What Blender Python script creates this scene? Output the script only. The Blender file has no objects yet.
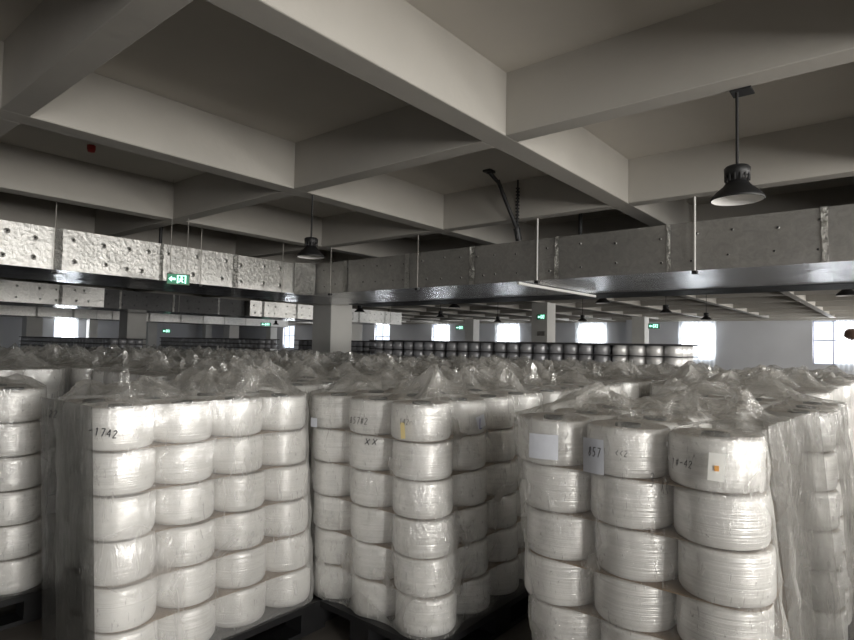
import bpy, math, random
from math import sin, cos, pi, radians
from mathutils import Vector, Matrix, noise

# ------------------------------------------------------------------ camera
SC = bpy.context.scene
COL = SC.collection
CAMH = 1.42                      # eye height over the floor
U = 1.9                          # height of beam soffits above the eye

cam_data = bpy.data.cameras.new('camera')
cam = bpy.data.objects.new('camera', cam_data)
COL.objects.link(cam)
cam_data.sensor_fit = 'HORIZONTAL'
cam_data.sensor_width = 36.0
cam_data.lens = 575.93 / 854 * 36
cam_data.clip_end = 200
cam_data.clip_start = .02
yaw, pitch, roll = radians(39.515), radians(2.459), radians(1.1452)
F = Vector((cos(pitch) * cos(yaw), cos(pitch) * sin(yaw), sin(pitch)))
R0 = Vector((sin(yaw), -cos(yaw), 0))
U0 = R0.cross(F)
R = cos(roll) * R0 + sin(roll) * U0
UP = -sin(roll) * R0 + cos(roll) * U0
cam.matrix_world = Matrix(((R.x, UP.x, -F.x, 0), (R.y, UP.y, -F.y, 0), (R.z, UP.z, -F.z, CAMH), (0, 0, 0, 1)))
SC.camera = cam

# ------------------------------------------------------------------ world, daylight, exposure
world = bpy.data.worlds.new('sky')
SC.world = world
world.use_nodes = True
world.node_tree.nodes['Background'].inputs[0].default_value = (.86, .92, 1, 1)
world.node_tree.nodes['Background'].inputs[1].default_value = 1.6

SC.view_settings.view_transform = 'Standard'
SC.view_settings.look = 'None'
SC.view_settings.gamma = 1
SC.view_settings.use_curve_mapping = False
SC.view_settings.exposure = 0.44
SC.cycles.transparent_max_bounces = 24
SC.cycles.max_bounces = 8
SC.cycles.diffuse_bounces = 5


def area(name, loc, direction, sx, sy, power, color=(1, 1, 1)):
    l = bpy.data.lights.new(name, 'AREA')
    l.shape = 'RECTANGLE'
    l.size, l.size_y = sx, sy
    l.energy = power
    l.color = color
    o = bpy.data.objects.new(name, l)
    COL.objects.link(o)
    o.location = loc
    o.rotation_euler = Vector(direction).to_track_quat('-Z', 'Y').to_euler()
    return o


ROOM_X0, ROOM_X1, ROOM_Y0, ROOM_Y1 = -9.0, 38.6, -7.0, 62.7
WIN_Z0, WIN_Z1 = .75, 3.2
RIGHT_WINS = [-6.0, -.9, 4.4, 9.4, 15.0, 21.0, 27.0, 33.0]      # X of the window centres in the wall behind the camera's right
END_WINS = [2.9, 9.85, 16.8, 23.6, 30.3, 37.2, 44.2, 51.2]   # Y of the window centres in the end wall
FAR_WINS = [-4.0, 2.5, 8.0, 20.8]
WARM = (1.0, .96, .90)
for i, x in enumerate(RIGHT_WINS):
    area('daylight', (x, ROOM_Y0 - .05, 2.0), (0, 1, (.15, .15, .15, 0, .1, .1, .1, .1)[i]), 1.9, 2.3, (60, 380, 330, 300, 60, 160, 420, 520)[i], WARM)
for y in END_WINS[:8]:
    area('daylight', (ROOM_X1 + .05, y, 2.0), (-1, 0, 0), 2.3, 1.8, 110, (.93, .96, 1))
for x in FAR_WINS:
    area('daylight', (x, ROOM_Y1 + .05, 2.0), (0, -1, 0), 1.8, 2.3, 160, (.9, .95, 1))

# ------------------------------------------------------------------ materials
def nodes_of(m):
    m.use_nodes = True
    nt = m.node_tree
    nt.nodes.clear()
    return nt, nt.nodes, nt.links


def N(ns, t, **kw):
    n = ns.new(t)
    for k, v in kw.items():
        if k.startswith('i_'):
            key = k[2:].replace('_', ' ')
            n.inputs[key].default_value = v
        else:
            setattr(n, k, v)
    return n


def ramp(ns, p0, c0, p1, c1):
    r = ns.new('ShaderNodeValToRGB')
    e = r.color_ramp.elements
    e[0].position, e[1].position = p0, p1
    e[0].color = c0 if len(c0) == 4 else (*c0, 1)
    e[1].color = c1 if len(c1) == 4 else (*c1, 1)
    return r


def mat(name, color, rough=.6, metal=0., spec=.5, var=0., scale=4., bump=0., bscale=30., bstretch=(1, 1, 1), aniso=0., emit=None, estr=0.):
    m = bpy.data.materials.new(name)
    nt, ns, lk = nodes_of(m)
    out = ns.new('ShaderNodeOutputMaterial')
    b = ns.new('ShaderNodeBsdfPrincipled')
    lk.new(b.outputs[0], out.inputs[0])
    b.inputs['Roughness'].default_value = rough
    b.inputs['Metallic'].default_value = metal
    b.inputs['Specular IOR Level'].default_value = spec
    b.inputs['Base Color'].default_value = (*color, 1)
    tc = ns.new('ShaderNodeTexCoord')
    if var:
        n = N(ns, 'ShaderNodeTexNoise', i_Scale=scale, i_Detail=6.)
        lk.new(tc.outputs['Object'], n.inputs['Vector'])
        r = ramp(ns, .3, tuple(c * (1 - var) for c in color), .7, tuple(min(1, c * (1 + var)) for c in color))
        lk.new(n.outputs[0], r.inputs[0])
        lk.new(r.outputs[0], b.inputs['Base Color'])
    if bump:
        mp = ns.new('ShaderNodeMapping')
        mp.inputs['Scale'].default_value = bstretch
        lk.new(tc.outputs['Object'], mp.inputs[0])
        n2 = N(ns, 'ShaderNodeTexNoise', i_Scale=bscale, i_Detail=4.)
        lk.new(mp.outputs[0], n2.inputs['Vector'])
        bp = N(ns, 'ShaderNodeBump', i_Strength=bump, i_Distance=.02)
        lk.new(n2.outputs[0], bp.inputs['Height'])
        lk.new(bp.outputs[0], b.inputs['Normal'])
    if emit:
        b.inputs['Emission Color'].default_value = (*emit, 1)
        b.inputs['Emission Strength'].default_value = estr
    return m


M = {}
M['plaster'] = mat('painted concrete', (.42, .40, .365), .9, var=.05, scale=1.3, bump=.15, bscale=9)
M['slab'] = mat('painted slab', (.55, .52, .47), .9, var=.06, scale=.8, bump=.15, bscale=6)
M['wall'] = mat('grey white wall paint', (.62, .63, .66), .9, var=.03, scale=.6)
M['column'] = mat('column paint', (.66, .65, .62), .85, var=.04, scale=2)
M['floor'] = mat('dark worn floor', (.10, .09, .08), .55, var=.3, scale=1.5, bump=.1, bscale=20)
M['black'] = mat('black plastic', (.012, .012, .013), .45, var=.2, scale=8)
M['lampblack'] = mat('black lamp housing', (.012, .012, .013), .5)
M['reflector'] = mat('lamp reflector', (.88, .87, .85), .6)
M['steel'] = mat('galvanised steel', (.42, .40, .37), .45, metal=.7, var=.15, scale=10)
M['whitesteel'] = mat('white painted steel', (.88, .87, .84), .7)
M['darksteel'] = mat('dark steel', (.05, .05, .052), .5, metal=.5)
M['cardboard'] = mat('brown cardboard', (.27, .20, .14), .9, var=.2, scale=9)
M['darkboard'] = mat('dark grey separator board', (.05, .047, .05), .85, var=.2, scale=5)
M['tube'] = mat('grey paper tube', (.055, .065, .07), .7)
M['label'] = mat('pale bluish paper', (.62, .64, .70), .8, var=.05, scale=30)
M['tag'] = mat('white paper tag', (.86, .86, .83), .8)
M['ink'] = mat('black marker ink', (.015, .015, .02), .7)
M['blueink'] = mat('blue marker ink', (.05, .06, .28), .7)
M['orange'] = mat('orange mark', (.85, .42, .12), .8)
M['yellow'] = mat('yellow tape', (.75, .62, .30), .7)
M['frame'] = mat('window frame', (.55, .55, .66), .5)
M['red'] = mat('red plastic', (.35, .02, .015), .4)
M['brown'] = mat('brown cloth', (.09, .05, .035), .9, var=.3, scale=12, bump=.4, bscale=10)
M['trunking'] = mat('blue grey trunking', (.055, .06, .065), .5, metal=.2, var=.1, scale=3)
M['greenon'] = mat('lit green', (.02, .12, .06), .4, emit=(.03, .5, .26), estr=.22)
M['greenglow'] = mat('lit sign symbol', (.5, 1, .8), .4, emit=(.55, 1, .85), estr=1.5)
M['greencase'] = mat('sign casing', (.09, .12, .08), .4, emit=(.02, .12, .05), estr=.1)


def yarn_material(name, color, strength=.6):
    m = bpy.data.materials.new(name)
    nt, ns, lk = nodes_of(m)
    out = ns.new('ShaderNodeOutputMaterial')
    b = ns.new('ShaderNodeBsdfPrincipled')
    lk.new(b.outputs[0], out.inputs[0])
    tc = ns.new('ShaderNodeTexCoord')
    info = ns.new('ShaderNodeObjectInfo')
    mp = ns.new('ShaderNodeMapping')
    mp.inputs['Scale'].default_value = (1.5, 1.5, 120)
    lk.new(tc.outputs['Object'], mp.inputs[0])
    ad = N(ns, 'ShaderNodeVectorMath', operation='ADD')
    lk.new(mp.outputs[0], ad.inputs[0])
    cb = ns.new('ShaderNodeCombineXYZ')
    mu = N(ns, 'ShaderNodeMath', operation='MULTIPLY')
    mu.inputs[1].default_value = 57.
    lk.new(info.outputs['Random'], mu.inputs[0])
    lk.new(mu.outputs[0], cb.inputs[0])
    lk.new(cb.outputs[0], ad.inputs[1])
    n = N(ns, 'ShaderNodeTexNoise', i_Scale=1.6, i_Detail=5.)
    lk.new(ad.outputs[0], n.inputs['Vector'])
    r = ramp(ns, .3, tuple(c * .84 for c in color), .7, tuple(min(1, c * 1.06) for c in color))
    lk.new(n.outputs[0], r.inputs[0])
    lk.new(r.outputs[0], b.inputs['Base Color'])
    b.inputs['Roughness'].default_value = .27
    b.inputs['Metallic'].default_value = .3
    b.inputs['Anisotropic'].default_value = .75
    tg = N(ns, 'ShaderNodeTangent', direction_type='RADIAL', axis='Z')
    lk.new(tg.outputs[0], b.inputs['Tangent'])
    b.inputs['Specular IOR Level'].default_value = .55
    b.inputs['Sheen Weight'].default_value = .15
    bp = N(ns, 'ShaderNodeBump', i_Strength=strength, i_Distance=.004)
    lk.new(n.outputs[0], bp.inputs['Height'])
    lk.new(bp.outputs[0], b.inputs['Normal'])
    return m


M['yarn'] = yarn_material('white filament yarn', (.92, .91, .895))
M['yarntop'] = mat('shaded yarn end face', (.50, .46, .42), .6, var=.08, scale=20, bump=.2, bscale=60)  # white yarn end, darkened; its shade is put into the colour
M['shadeyarn'] = yarn_material('white yarn darkened for shade', (.46, .46, .48))  # white yarn darkened for the rows standing in shade


def film_material(name, base, haze, glossy=.4, scale=3., rough=.16, tint=(.83, .82, .79), through=(.97, .97, .965), bstr=.5):
    """thin clear polyethylene: mostly see-through, hazier along creases and at grazing angles"""
    m = bpy.data.materials.new(name)
    nt, ns, lk = nodes_of(m)
    out = ns.new('ShaderNodeOutputMaterial')
    tr = ns.new('ShaderNodeBsdfTransparent')
    tr.inputs[0].default_value = (*through, 1)
    df = ns.new('ShaderNodeBsdfDiffuse')
    df.inputs[0].default_value = (*tint, 1)
    tl = ns.new('ShaderNodeBsdfTranslucent')
    tl.inputs[0].default_value = (*tint, 1)
    gl = ns.new('ShaderNodeBsdfGlossy')
    gl.inputs['Roughness'].default_value = rough
    gl.inputs[0].default_value = (.95, .95, .95, 1)
    m1 = ns.new('ShaderNodeMixShader')
    m1.inputs[0].default_value = .4
    lk.new(df.outputs[0], m1.inputs[1])
    lk.new(tl.outputs[0], m1.inputs[2])
    m2 = ns.new('ShaderNodeMixShader')
    m2.inputs[0].default_value = glossy
    lk.new(m1.outputs[0], m2.inputs[1])
    lk.new(gl.outputs[0], m2.inputs[2])
    m3 = ns.new('ShaderNodeMixShader')
    lk.new(tr.outputs[0], m3.inputs[1])
    lk.new(m2.outputs[0], m3.inputs[2])
    lk.new(m3.outputs[0], out.inputs[0])
    tc = ns.new('ShaderNodeTexCoord')
    n = N(ns, 'ShaderNodeTexNoise', i_Scale=scale, i_Detail=7., i_Distortion=1.6)
    lk.new(tc.outputs['Object'], n.inputs['Vector'])
    rg = ramp(ns, .46, (0, 0, 0), .72, (1, 1, 1))
    lk.new(n.outputs[0], rg.inputs[0])
    mp = ns.new('ShaderNodeMapping')
    mp.inputs['Rotation'].default_value = (.5, .4, .3)
    mp.inputs['Scale'].default_value = (6, 6, 1.3)
    lk.new(tc.outputs['Object'], mp.inputs[0])
    n2 = N(ns, 'ShaderNodeTexNoise', i_Scale=scale * 2.2, i_Detail=4., i_Distortion=2.5)
    lk.new(mp.outputs[0], n2.inputs['Vector'])
    rg2 = ramp(ns, .60, (0, 0, 0), .74, (1, 1, 1))
    lk.new(n2.outputs[0], rg2.inputs[0])
    lw = N(ns, 'ShaderNodeLayerWeight', i_Blend=.25)
    a1 = N(ns, 'ShaderNodeMath', operation='MULTIPLY_ADD')
    a1.inputs[1].default_value = haze
    a1.inputs[2].default_value = base
    lk.new(rg.outputs[0], a1.inputs[0])
    a2 = N(ns, 'ShaderNodeMath', operation='MULTIPLY_ADD')
    a2.inputs[1].default_value = haze * 1.2
    lk.new(rg2.outputs[0], a2.inputs[0])
    lk.new(a1.outputs[0], a2.inputs[2])
    a3 = N(ns, 'ShaderNodeMath', operation='MULTIPLY_ADD')
    a3.inputs[1].default_value = .35
    a3.use_clamp = True
    lk.new(lw.outputs['Facing'], a3.inputs[0])
    lk.new(a2.outputs[0], a3.inputs[2])
    lk.new(a3.outputs[0], m3.inputs[0])
    bp = N(ns, 'ShaderNodeBump', i_Strength=bstr, i_Distance=.02)
    lk.new(n2.outputs[0], bp.inputs['Height'])
    for s in (df, tl, gl):
        lk.new(bp.outputs[0], s.inputs['Normal'])
    return m


M['film'] = film_material('clear stretch film', .15, .40, .4, 3.4)
M['whitefilm'] = film_material('milky stretch film', .24, .24, .3, 2.2, .2, (.90, .89, .87), bstr=.25)
M['greyfilm'] = film_material('grey stretch film', .24, .42, .3, 2.0, .25, (.33, .32, .30))  # film with a darker grey tint
M['topfilm'] = film_material('crumpled clear film', .17, .62, .5, 4.5, .12)
M['farfilm'] = film_material('hazy crumpled film', .27, .62, .45, 3.6, .14)
M['shadefilm'] = film_material('shade tinted stretch film', .10, .16, .5, 2.0, .12, (.30, .30, .29), (.36, .36, .35), bstr=.3)  # shade and dark reflection of one side put into the film tint


def foil_material(name, color, rough, bump, metal=.85, stretch=(1, 1, 1)):
    m = bpy.data.materials.new(name)
    nt, ns, lk = nodes_of(m)
    out = ns.new('ShaderNodeOutputMaterial')
    b = ns.new('ShaderNodeBsdfPrincipled')
    lk.new(b.outputs[0], out.inputs[0])
    tc = ns.new('ShaderNodeTexCoord')
    mp = ns.new('ShaderNodeMapping')
    mp.inputs['Scale'].default_value = stretch
    lk.new(tc.outputs['Object'], mp.inputs[0])
    n = N(ns, 'ShaderNodeTexNoise', i_Scale=9., i_Detail=9., i_Distortion=1.0, i_Roughness=.7)
    lk.new(mp.outputs[0], n.inputs['Vector'])
    n2 = N(ns, 'ShaderNodeTexVoronoi', i_Scale=16.)
    lk.new(mp.outputs[0], n2.inputs['Vector'])
    ad = N(ns, 'ShaderNodeMath', operation='MULTIPLY_ADD')
    ad.inputs[1].default_value = .35
    lk.new(n2.outputs['Distance'], ad.inputs[0])
    lk.new(n.outputs[0], ad.inputs[2])
    r = ramp(ns, .3, tuple(c * .8 for c in color), .75, tuple(min(1, c * 1.15) for c in color))
    lk.new(n.outputs[0], r.inputs[0])
    lk.new(r.outputs[0], b.inputs['Base Color'])
    b.inputs['Metallic'].default_value = metal
    b.inputs['Roughness'].default_value = rough
    bp = N(ns, 'ShaderNodeBump', i_Strength=bump, i_Distance=.05)
    lk.new(ad.outputs[0], bp.inputs['Height'])
    lk.new(bp.outputs[0], b.inputs['Normal'])
    return m


M['foil'] = foil_material('crinkled aluminium foil', (.82, .81, .78), .38, .27, .88)
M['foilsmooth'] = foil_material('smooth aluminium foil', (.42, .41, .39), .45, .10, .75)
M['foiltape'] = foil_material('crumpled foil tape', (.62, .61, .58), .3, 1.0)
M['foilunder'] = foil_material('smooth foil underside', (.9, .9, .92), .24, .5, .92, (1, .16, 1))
M['foilunderx'] = foil_material('smooth foil underside darkened for reflection', (.34, .34, .36), .16, .22, .95, (.16, 1, 1))  # same foil darkened, its reflection of the dark room put into the colour
M['foilshade'] = foil_material('foil darkened for shade', (.16, .16, .16), .6, .4, .5)  # shade on the middle duct length put into the foil colour


def curtain_material():
    m = bpy.data.materials.new('sheer white curtain')
    nt, ns, lk = nodes_of(m)
    out = ns.new('ShaderNodeOutputMaterial')
    df = ns.new('ShaderNodeBsdfDiffuse'); df.inputs[0].default_value = (.85, .87, .88, 1)
    tl = ns.new('ShaderNodeBsdfTranslucent'); tl.inputs[0].default_value = (.9, .92, .93, 1)
    tr = ns.new('ShaderNodeBsdfTransparent')
    m1 = ns.new('ShaderNodeMixShader'); m1.inputs[0].default_value = .6
    m2 = ns.new('ShaderNodeMixShader'); m2.inputs[0].default_value = .45
    lk.new(df.outputs[0], m1.inputs[1]); lk.new(tl.outputs[0], m1.inputs[2])
    lk.new(m1.outputs[0], m2.inputs[1]); lk.new(tr.outputs[0], m2.inputs[2])
    lk.new(m2.outputs[0], out.inputs[0])
    return m


def glass_material():
    m = bpy.data.materials.new('window glass')
    nt, ns, lk = nodes_of(m)
    out = ns.new('ShaderNodeOutputMaterial')
    tr = ns.new('ShaderNodeBsdfTransparent'); tr.inputs[0].default_value = (.95, .97, .98, 1)
    gl = ns.new('ShaderNodeBsdfGlossy'); gl.inputs['Roughness'].default_value = .02
    mx = ns.new('ShaderNodeMixShader'); mx.inputs[0].default_value = .08
    lk.new(tr.outputs[0], mx.inputs[1]); lk.new(gl.outputs[0], mx.inputs[2])
    lk.new(mx.outputs[0], out.inputs[0])
    return m


M['curtain'] = curtain_material()
M['glass'] = glass_material()

# ------------------------------------------------------------------ mesh helpers
class MB:
    def __init__(s):
        s.v, s.f, s.m, s.sm = [], [], [], []

    def add(s, vs, fs, mi=0, smooth=False):
        o = len(s.v)
        s.v += [tuple(v) for v in vs]
        for f in fs:
            s.f.append(tuple(i + o for i in f)); s.m.append(mi); s.sm.append(smooth)

    def box(s, x0, x1, y0, y1, z0, z1, mi=0):
        s.add([(x0, y0, z0), (x1, y0, z0), (x1, y1, z0), (x0, y1, z0), (x0, y0, z1), (x1, y0, z1), (x1, y1, z1), (x0, y1, z1)],
              [(0, 3, 2, 1), (4, 5, 6, 7), (0, 1, 5, 4), (1, 2, 6, 5), (2, 3, 7, 6), (3, 0, 4, 7)], mi)

    def lathe(s, prof, n=32, c=(0, 0, 0), mi=0, smooth=True, mis=None):
        vs, fs = [], []
        for r, z in prof:
            for i in range(n):
                a = 2 * pi * i / n
                vs.append((c[0] + r * cos(a), c[1] + r * sin(a), c[2] + z))
        o = len(s.v)
        s.v += vs
        for k in range(len(prof) - 1):
            for i in range(n):
                j = (i + 1) % n
                s.f.append((o + k * n + i, o + k * n + j, o + (k + 1) * n + j, o + (k + 1) * n + i))
                s.m.append(mis[k] if mis else mi); s.sm.append(smooth)

    def cap(s, r, z, n, c, mi=0, up=True):
        vs = [(c[0] + r * cos(2 * pi * i / n), c[1] + r * sin(2 * pi * i / n), c[2] + z) for i in range(n)]
        s.add(vs, [tuple(range(n)) if up else tuple(reversed(range(n)))], mi)

    def tube(s, p, q, r, n=10, mi=0):
        p, q = Vector(p), Vector(q)
        d = (q - p).normalized()
        a = d.orthogonal().normalized(); b = d.cross(a)
        vs = [p + r * (cos(2 * pi * i / n) * a + sin(2 * pi * i / n) * b) for i in range(n)]
        vs += [v + (q - p) for v in vs]
        s.add(vs, [(i, (i + 1) % n, n + (i + 1) % n, n + i) for i in range(n)], mi, True)
        s.add(vs[:n], [tuple(reversed(range(n)))], mi)
        s.add(vs[n:], [tuple(range(n))], mi)

    def grid(s, pts, mi=0, smooth=True, wrap=False):
        """pts: rows of equal length"""
        nr, nc = len(pts), len(pts[0])
        vs = [p for row in pts for p in row]
        fs = []
        for i in range(nr - 1):
            for j in range(nc if wrap else nc - 1):
                k = (j + 1) % nc
                fs.append((i * nc + j, i * nc + k, (i + 1) * nc + k, (i + 1) * nc + j))
        s.add(vs, fs, mi, smooth)

    def mesh(s, name, mats):
        me = bpy.data.meshes.new(name)
        me.from_pydata(s.v, [], s.f)
        for m in mats:
            me.materials.append(M[m])
        me.polygons.foreach_set('material_index', s.m)
        me.polygons.foreach_set('use_smooth', s.sm)
        me.update()
        return me

    def obj(s, name, mats, parent=None, loc=(0, 0, 0)):
        return link(name, s.mesh(name, mats), parent, loc)


def link(name, data, parent=None, loc=(0, 0, 0)):
    o = bpy.data.objects.new(name, data)
    COL.objects.link(o)
    o.location = loc
    if parent:
        o.parent = parent
    return o


def tag(o, label, cat, group=None, kind=None):
    o['label'] = label; o['category'] = cat
    if group: o['group'] = group
    if kind: o['kind'] = kind
    return o


def struct(o, label=None):
    o['kind'] = 'structure'
    if label: o['label'] = label
    return o


def bevel(o, w=.01, seg=2):
    md = o.modifiers.new('bevel', 'BEVEL'); md.width = w; md.segments = seg; md.limit_method = 'ANGLE'
    return o


ORD = ['first', 'second', 'third', 'fourth', 'fifth', 'sixth', 'seventh', 'eighth', 'ninth', 'tenth', 'eleventh', 'twelfth', 'thirteenth', 'fourteenth', 'fifteenth', 'sixteenth',
       'seventeenth', 'eighteenth', 'nineteenth', 'twentieth']

# ------------------------------------------------------------------ structure
BEAM_Z = CAMH + U
SLAB_Z = CAMH + 1.304 * U
b = MB(); b.box(ROOM_X0, ROOM_X1, ROOM_Y0, ROOM_Y1, -.2, 0)
struct(b.obj('floor', ['floor']), 'dark worn concrete floor')
b = MB(); b.box(ROOM_X0, ROOM_X1, ROOM_Y0, ROOM_Y1, SLAB_Z, SLAB_Z + .2)
struct(b.obj('ceiling', ['slab']), 'off-white ceiling slab between the beams')


def AY(j): return (1.508 + 1.61 * j) * U
def BX(k): return (.774 + 1.588 * k) * U


AW, BW = .068 * U, .056 * U
JS = range(-3, 20); KS = range(-3, 13)
for j in JS:
    y = AY(j)
    if not ROOM_Y0 + .3 < y < ROOM_Y1 - .3: continue
    b = MB(); b.box(ROOM_X0, ROOM_X1, y - AW, y + AW, BEAM_Z, SLAB_Z + .05)
    struct(bevel(b.obj('beam', ['plaster']), .012), 'painted concrete ceiling beam')
for k in KS:
    x = BX(k)
    if not ROOM_X0 + .3 < x < ROOM_X1 - .3: continue
    b = MB()
    ys = [ROOM_Y0] + [AY(j) for j in JS if ROOM_Y0 + .3 < AY(j) < ROOM_Y1 - .3] + [ROOM_Y1]
    for i in range(len(ys) - 1):
        b.box(x - BW, x + BW, ys[i] + (AW - .002 if i else 0), ys[i + 1] - (AW - .002 if i < len(ys) - 2 else 0), BEAM_Z, SLAB_Z + .05)
    struct(bevel(b.obj('cross_beam', ['plaster']), .008), 'painted concrete cross beam')

# columns: every fourth crossing
COLS = []
for i in range(-1, 5):
    for j in range(0, 9):
        cx_, cy_ = (5.54 + 6.352 * i) * U, (6.34 + 6.44 * (j - 1)) * U
        if not (ROOM_X0 + .5 < cx_ < ROOM_X1 - .5 and ROOM_Y0 + .5 < cy_ < ROOM_Y1 - .5): continue
        if i == -1 and j == 0: continue
        hw = .2 * U
        b = MB(); b.box(cx_ - hw, cx_ + hw, cy_ - hw, cy_ + hw, 0, BEAM_Z + .02)
        struct(bevel(b.obj('column', ['column']), .015), 'square grey painted concrete column')
        COLS.append((cx_, cy_))


def wall(name, axis, pos, thick, a0, a1, wins, label):
    """axis 'x': wall at X=pos running along Y; 'y': wall at Y=pos running along X"""
    b = MB()
    t0, t1 = sorted((pos, pos + thick))
    def bx(u0, u1, z0, z1):
        if axis == 'x': b.box(t0, t1, u0, u1, z0, z1)
        else: b.box(u0, u1, t0, t1, z0, z1)
    hw = .95
    e = a0
    for c in wins:
        bx(e, c - hw, 0, SLAB_Z + .1)
        bx(c - hw, c + hw, 0, WIN_Z0); bx(c - hw, c + hw, WIN_Z1, SLAB_Z + .1)
        e = c + hw
    bx(e, a1, 0, SLAB_Z + .1)
    return struct(b.obj(name, ['wall']), label)


wall('wall_end', 'x', ROOM_X1, .25, ROOM_Y0, ROOM_Y1, END_WINS, 'pale grey end wall with tall curtained windows')
wall('wall_far', 'y', ROOM_Y1, .25, ROOM_X0, ROOM_X1, FAR_WINS, 'pale grey far wall on the left')
wall('wall_right', 'y', ROOM_Y0, -.25, ROOM_X0, ROOM_X1, RIGHT_WINS, 'grey side wall with windows')
wall('wall_back', 'x', ROOM_X0, -.25, ROOM_Y0, ROOM_Y1, [], 'grey back wall')

WN = [0]


def window(axis, pos, c, sgn):
    WN[0] += 1
    hw, z0, z1 = .95, WIN_Z0, WIN_Z1
    b = MB()
    def bx(u0, u1, za, zb, d0=0, d1=.06, m=b):
        p, q = sorted((pos + sgn * (.08 + d0), pos + sgn * (.08 + d1)))
        if axis == 'x': m.box(p, q, u0, u1, za, zb)
        else: m.box(u0, u1, p, q, za, zb)
    w = .06
    bx(c - hw, c - hw + w, z0, z1); bx(c + hw - w, c + hw, z0, z1)
    bx(c - hw, c + hw, z0, z0 + w); bx(c - hw, c + hw, z1 - w, z1)
    bx(c - .03, c + .03, z0, z1)
    bx(c - hw, c + hw, z0 + .54 * (z1 - z0), z0 + .54 * (z1 - z0) + .06)
    root = struct(b.obj('window_%d' % WN[0], ['frame']), 'tall window frame with glass')
    g = MB()
    bx(c - hw + w * .5, c + hw - w * .5, z0 + w * .5, z1 - w * .5, .025, .035, g)
    struct(g.obj('pane', ['glass'], root))
    return root


for c in END_WINS: window('x', ROOM_X1, c, 1)
for c in FAR_WINS: window('y', ROOM_Y1, c, 1)
for c in RIGHT_WINS: window('y', ROOM_Y0, c, -1)


def curtain(axis, pos, u0, u1, z0, z1, label, folds=9):
    b = MB(); rows = []
    n = 70
    for iz in range(9):
        t = iz / 8
        z = z0 + (z1 - z0) * t
        row = []
        for i in range(n + 1):
            s = i / n
            d = -.14 + .035 * sin(s * folds * 2 * pi + .3 * sin(3 * t)) + .012 * sin(s * 41 + t * 2)
            u = u0 + (u1 - u0) * s
            row.append((pos + d, u, z) if axis == 'x' else (u, pos + d, z))
        rows.append(row)
    b.grid(rows)
    o = b.obj('curtain', ['curtain'])
    rod = MB()
    for e in ((u0 - .1), (u1 + .1)): pass
    if axis == 'x': rod.tube((pos - .14, u0 - .1, z1 + .02), (pos - .14, u1 + .1, z1 + .02), .015)
    else: rod.tube((u0 - .1, pos - .14, z1 + .02), (u1 + .1, pos - .14, z1 + .02), .015)
    rod.obj('curtain_rod', ['whitesteel'], o)
    return tag(o, label, 'curtain', 'sheer curtains on the end wall windows')


# end wall curtains, ordered from the one at the picture's right edge
curtain('x', ROOM_X1, 1.2, 2.75, .45, 3.35, 'sheer white curtain drawn aside beside the bare window at the picture edge', 7)
curtain('x', ROOM_X1, 8.75, 10.95, .45, 3.38, 'sheer white curtain over the widest window, past the end of the spool row')
curtain('x', ROOM_X1, 15.6, 17.95, .45, 3.28, 'sheer white curtain between the pale column and the wall pier')
curtain('x', ROOM_X1, 22.5, 24.75, .45, 3.2, 'sheer white curtain just left of the column with the exit sign')
curtain('x', ROOM_X1, 29.3, 30.6, .45, 3.2, 'sheer white curtain half over the small window beside the far exit sign', 5)
curtain('y', ROOM_Y1, 20.5, 21.9, .45, 3.3, 'sheer white curtain on the window at the far left', 5)

# pier on the end wall
b = MB(); b.box(ROOM_X1 - .45, ROOM_X1, 13.2, 14.2, 0, SLAB_Z)
struct(b.obj('trim_1', ['wall']), 'projecting wall pier')
b = MB(); b.box(ROOM_X1 - .35, ROOM_X1, ROOM_Y0, ROOM_Y1, BEAM_Z - .1, SLAB_Z)
struct(b.obj('trim_2', ['plaster']), 'edge beam over the end wall windows')
b = MB(); b.box(ROOM_X0, ROOM_X1, ROOM_Y1 - .35, ROOM_Y1, BEAM_Z - .1, SLAB_Z)
struct(b.obj('trim_3', ['plaster']), 'edge beam over the far wall windows')

# ------------------------------------------------------------------ ducts
DZ0, DZ1 = CAMH + .52 * U, CAMH + .842 * U
rnd = random.Random(5)


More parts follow.
